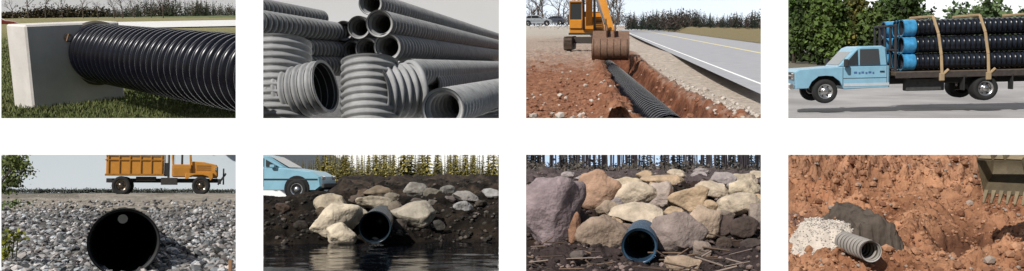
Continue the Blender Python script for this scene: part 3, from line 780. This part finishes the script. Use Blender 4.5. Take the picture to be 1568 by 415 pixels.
for i in range(1300):
    px=random.uniform(805,1166); row=random.uniform(264,436)
    if (px-980)**2+(row-375)**2<31**2: continue
    d=dr7(row); z=P.L(P.cx,row,d).z; x=P.L(px,row,d).x; s=random.uniform(.01,.045)
    g=random.choice([.02,.03,.05,.09,.18]); rock(m,(x,d,z+.1*fbm(x,d,1,1.8)+s*.5),(s,s,s*.7),i,(g*1.15,g*.85,g*.75),1,'pebble',.8,0,4)
finish(P,'loose_stones',m)
m=MB()
for i in range(60):
    px=random.uniform(805,1165); row=random.uniform(372,425)
    if 945<px<1015: continue
    d=dr7(row)-.1; a=P.L(px,row,d); a.z+=.05; cyl(m,a,a+Vector((random.gauss(0,.2),random.gauss(0,.1),random.uniform(-.03,.09))),.005+random.random()*.006,random.choice([(.15,.10,.07),(.06,.04,.03),(.22,.17,.14)]),seg=5)
finish(P,'fallen_branches',m)
m=MB(); c0=P.L(979,377,9.3); rr=(P.L(1007,377,9.3)-c0).length
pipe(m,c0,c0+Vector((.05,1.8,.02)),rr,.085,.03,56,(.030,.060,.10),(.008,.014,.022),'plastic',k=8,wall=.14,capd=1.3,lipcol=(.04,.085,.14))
finish(P,'culvert_pipe',m)
m=MB()
for k in range(3): rock(m,P.L(990+k*3,402+3*k,9.5),(.05,.1,.02),k,(.5,.5,.48),2,'pebble')
finish(P,'pale_stones',m)
m=MB()
for i in range(230):
    px=random.uniform(800,1170); d=random.uniform(26,60); b=P.L(px,264,d); hh=random.uniform(50,90)*d/F
    r=random.uniform(.015,.055)*d/40; cyl(m,b,b+Vector((random.gauss(0,.05),0,hh)),r,random.choice([(.012,.01,.014),(.03,.025,.03),(.06,.05,.05)]),r2=r*.6,seg=6)
finish(P,'forest_trunks',m)
for i in range(26):
    px=random.uniform(805,1165); d=random.uniform(30,58); m=MB(); hh=random.uniform(45,75)*d/F
    conifer(m,P.L(px,264,d),hh,hh*.14,520,(.006,.010,.010),(.03,.04,.035),lo=.06); finish(P,'conifer_tree',m)
m=MB()
for i in range(300):
    px=random.uniform(800,1170); leaves(m,P.L(px,random.uniform(259,267),random.uniform(18,50)),(.5,.4,.22),26,.09,(.03,.025,.02),(.14,.12,.10),4,.4)
finish(P,'undergrowth',m)
skyboard(P,78,(.50,.66,.90))

# ================================================================ PANEL 8
P=P8
A8=(.31,.14,.072); B8=(.14,.058,.030); C8=(.40,.215,.125)
def zf(x,y,px,py):
    z=.10*fbm(x,y,1,2.5)+.09*fbm(x,y*1.5,3,7)
    z-=.42*math.exp(-((px-1475)/38)**2-((py-362)/18)**2)
    z+=.16*math.exp(-((px-1395)/18)**2-((py-350)/22)**2)
    g=max(0,min(1,(318-py)/40))
    u=px+ (py-237)*.55+14*fbm(x,y,7,.8)
    z+=g*.10*math.sin(u*.30)*(.6+.9*fbm(x,y,2,1.1))
    z+=.10*max(0,math.sin((py+px*.12+8*fbm(x,y,4,1))*.19))*g
    return z
def cf(x,y,px,py,dz):
    n=fbm(x,y,9,1.4); c=mix(B8,C8,.5+n*.9); c=mix(c,A8,.35); c=mix(c,B8,max(0,min(.85,-dz*5)))  # last mix darkens dips: shade of the hollows painted into the soil
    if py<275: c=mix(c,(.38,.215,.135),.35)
    c=mix(c,(.05,.025,.018),.85*math.exp(-((px-1470)/36)**2-((py-360)/17)**2))  # pit shadow painted as a dark patch in the soil colour
    c=mix(c,(.16,.11,.10),.6*math.exp(-((px-1222)/22)**2-((py-338)/12)**2))
    return c
prof=[(450,8.3),(395,9.2),(345,10.4),(318,11.2),(228,12.6),(212,12.9)]
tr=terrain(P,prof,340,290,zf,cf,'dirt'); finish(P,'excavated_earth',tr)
prow=[p[0] for p in prof][::-1]; pd=[p[1] for p in prof][::-1]
dr8=lambda r: math.exp(np.interp(r,prow,[math.log(q) for q in pd]))
m=MB()
for i in range(2600):
    px=random.uniform(1205,1580); row=random.uniform(240,436); d=dr8(row); x=P.L(px,row,d).x; z=tr.zat(x,d); s=random.uniform(.007,.03)*(2.2 if random.random()<.07 else 1)
    rock(m,(x,d,z+s*.3),(s,s,s*.75),i,mix(B8,C8,random.random()) if random.random()<.92 else (.28,.22,.18),1,'pebble',.8,0,5)
finish(P,'dirt_clods',m)
m=MB(); V=[];nn=70
def hump(px,row): return 1-((px-1266)/64)**2-((row-370)/30)**2
for j in range(nn+1):
    for i in range(nn+1):
        px=1200+140*i/nn; row=338+66*j/nn
        d=9.9-(row-338)*.0135; q=P.L(px,row,d); e=hump(px,row)+.10*fbm(px*.05,row*.08,2,1)
        zg=P.L(P.cx,row,d).z if False else q.z
        zs=sum(tr.zat(q.x+a_,q.y+b_) for a_ in(-.12,0,.12) for b_ in(-.12,0,.12))/9
        V.append((q.x,q.y,zs-.10+.46*max(-.6,min(.75,e))+.012*fbm(px*.3,row*.3,1)))
m.add(V,[[j*(nn+1)+i,(j+1)*(nn+1)+i,(j+1)*(nn+1)+i+1,j*(nn+1)+i+1] for j in range(nn) for i in range(nn)],(.48,.42,.36),'pebble',True)
V0=list(V)
for i in range(2600):
    v=random.choice(V0)
    if v[2]<tr.zat(v[0],v[1]): continue
    s=random.uniform(.005,.012)
    g=random.uniform(.28,.62); rock(m,(v[0]+random.gauss(0,.01),v[1],v[2]+s*.5),(s,s,s*.8),i,(g,g*.9,g*.8),1,'pebble',.8,0,3)
finish(P,'gravel_bedding',m)
c0=P.L(1334,385,8.7); c1=P.L(1270,362,9.6); m=MB(); rr=(P.L(1334,368,8.7)-c0).length
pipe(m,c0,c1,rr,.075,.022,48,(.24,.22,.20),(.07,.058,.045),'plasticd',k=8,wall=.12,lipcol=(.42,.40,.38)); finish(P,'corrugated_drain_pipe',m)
m=MB(); V=[];na,nb=60,44
f0=P.L(1345,358,9.35); f1=P.L(1292,331,10.6)
ax=(f1-f0); sx=Vector((-ax.y,ax.x,0)).normalized()*-1
for j in range(nb+1):
    k=j/nb; c=f0+ax*k
    for i in range(na+1):
        a=i/na; th=math.pi*a; w=.23+.03*math.sin(k*9)
        p=c+sx*(math.cos(th)*w)+Vector((0,0,math.sin(th)*.30-.16))
        f=1+.22*fbm(a*5,k*4,3,1.5)
        p=c+(p-c)*f+Vector((0,0,.06*fbm(a*3,k*9,5,2)))
        if i in(0,na): p.z-=.15
        V.append(p[:])
o_=len(V)
Fs=[[j*(na+1)+i,j*(na+1)+i+1,(j+1)*(na+1)+i+1,(j+1)*(na+1)+i] for j in range(nb) for i in range(na)]
for r in range(1,7):
    for i in range(na+1):
        p=Vector(V[i]); k=r/6; V.append((p.x+.03*math.sin(i*.5+r)*k,p.y-(.06+.04*math.sin(i*.7)+.02*math.sin(i*1.9+r))*k,p.z*(1-k)+(f0.z-.28+.03*math.sin(i*1.3))*k))
for r in range(6):
    a0=0 if r==0 else o_+(r-1)*(na+1); b0=o_+r*(na+1)
    Fs+=[[a0+i,b0+i,b0+i+1,a0+i+1] for i in range(na)]
m.add(V,Fs,(.085,.068,.055),'cloth',True)
finish(P,'geotextile_fabric',m)
m=MB(); M=Matrix.Translation(P.L(1545,254,9.5))@Matrix.Rotation(-.45,4,'Z')@Matrix.Rotation(.55,4,'X')
bucket(m,M,1.45,.27,(.24,.185,.11)); beam(m,P.L(1552,240,9.7),P.L(1595,200,9.9),.13,.16,(.14,.11,.08),'rust'); finish(P,'excavator_bucket',m)
m=MB(); box(m,P.L(1345,425,8.6),(.1,.1,.08),(.45,.45,.42),'matte'); finish(P,'white_marker',m)

# ================================================================ backdrop wall
me=bpy.data.meshes.new('white_backdrop'); S=9000; Y=4500
me.from_pydata([(-S,Y,-S),(S,Y,-S),(S,Y,S),(-S,Y,S)],[],[[0,1,2,3]])
m=bpy.data.materials.new('white_wall'); m.use_nodes=True; b=m.node_tree.nodes['Principled BSDF']
nz=m.node_tree.nodes.new('ShaderNodeTexNoise'); nz.inputs['Scale'].default_value=.01
mr=m.node_tree.nodes.new('ShaderNodeMapRange'); mr.inputs[3].default_value=.96; mr.inputs[4].default_value=.99
m.node_tree.links.new(nz.outputs['Fac'],mr.inputs[0]); m.node_tree.links.new(mr.outputs[0],b.inputs['Base Color'])
b.inputs['Roughness'].default_value=1; b.inputs['Specular IOR Level'].default_value=0
me.materials.append(m); ob=bpy.data.objects.new('white_backdrop',me); sc.collection.objects.link(ob)

# ================================================================ light
az=math.radians(36); el=math.radians(38)
ts=Vector((-math.sin(az)*math.cos(el),-math.cos(az)*math.cos(el),math.sin(el)))
sl=bpy.data.lights.new('sun','SUN'); sl.energy=5.0; sl.angle=math.radians(.5); sl.color=(1,.97,.92)
so=bpy.data.objects.new('sun',sl); sc.collection.objects.link(so); so.rotation_euler=ts.to_track_quat('Z','Y').to_euler()
w=bpy.data.worlds.new('World'); sc.world=w; w.use_nodes=True
sky=w.node_tree.nodes.new('ShaderNodeTexSky'); sky.sky_type='NISHITA'; sky.sun_disc=False
sky.sun_elevation=el; sky.sun_rotation=math.atan2(ts.x,ts.y)%(2*math.pi)
bg=w.node_tree.nodes['Background']; w.node_tree.links.new(sky.outputs[0],bg.inputs[0]); bg.inputs[1].default_value=.055
sc.view_settings.view_transform='Standard'; sc.view_settings.look='None'; sc.view_settings.exposure=0
cd=bpy.data.cameras.new('camera'); co=bpy.data.objects.new('camera',cd); sc.collection.objects.link(co)
co.rotation_euler=(math.pi/2,0,0); cd.sensor_width=36; cd.sensor_fit='HORIZONTAL'; cd.lens=18/T; cd.clip_start=.05; cd.clip_end=20000
sc.camera=co
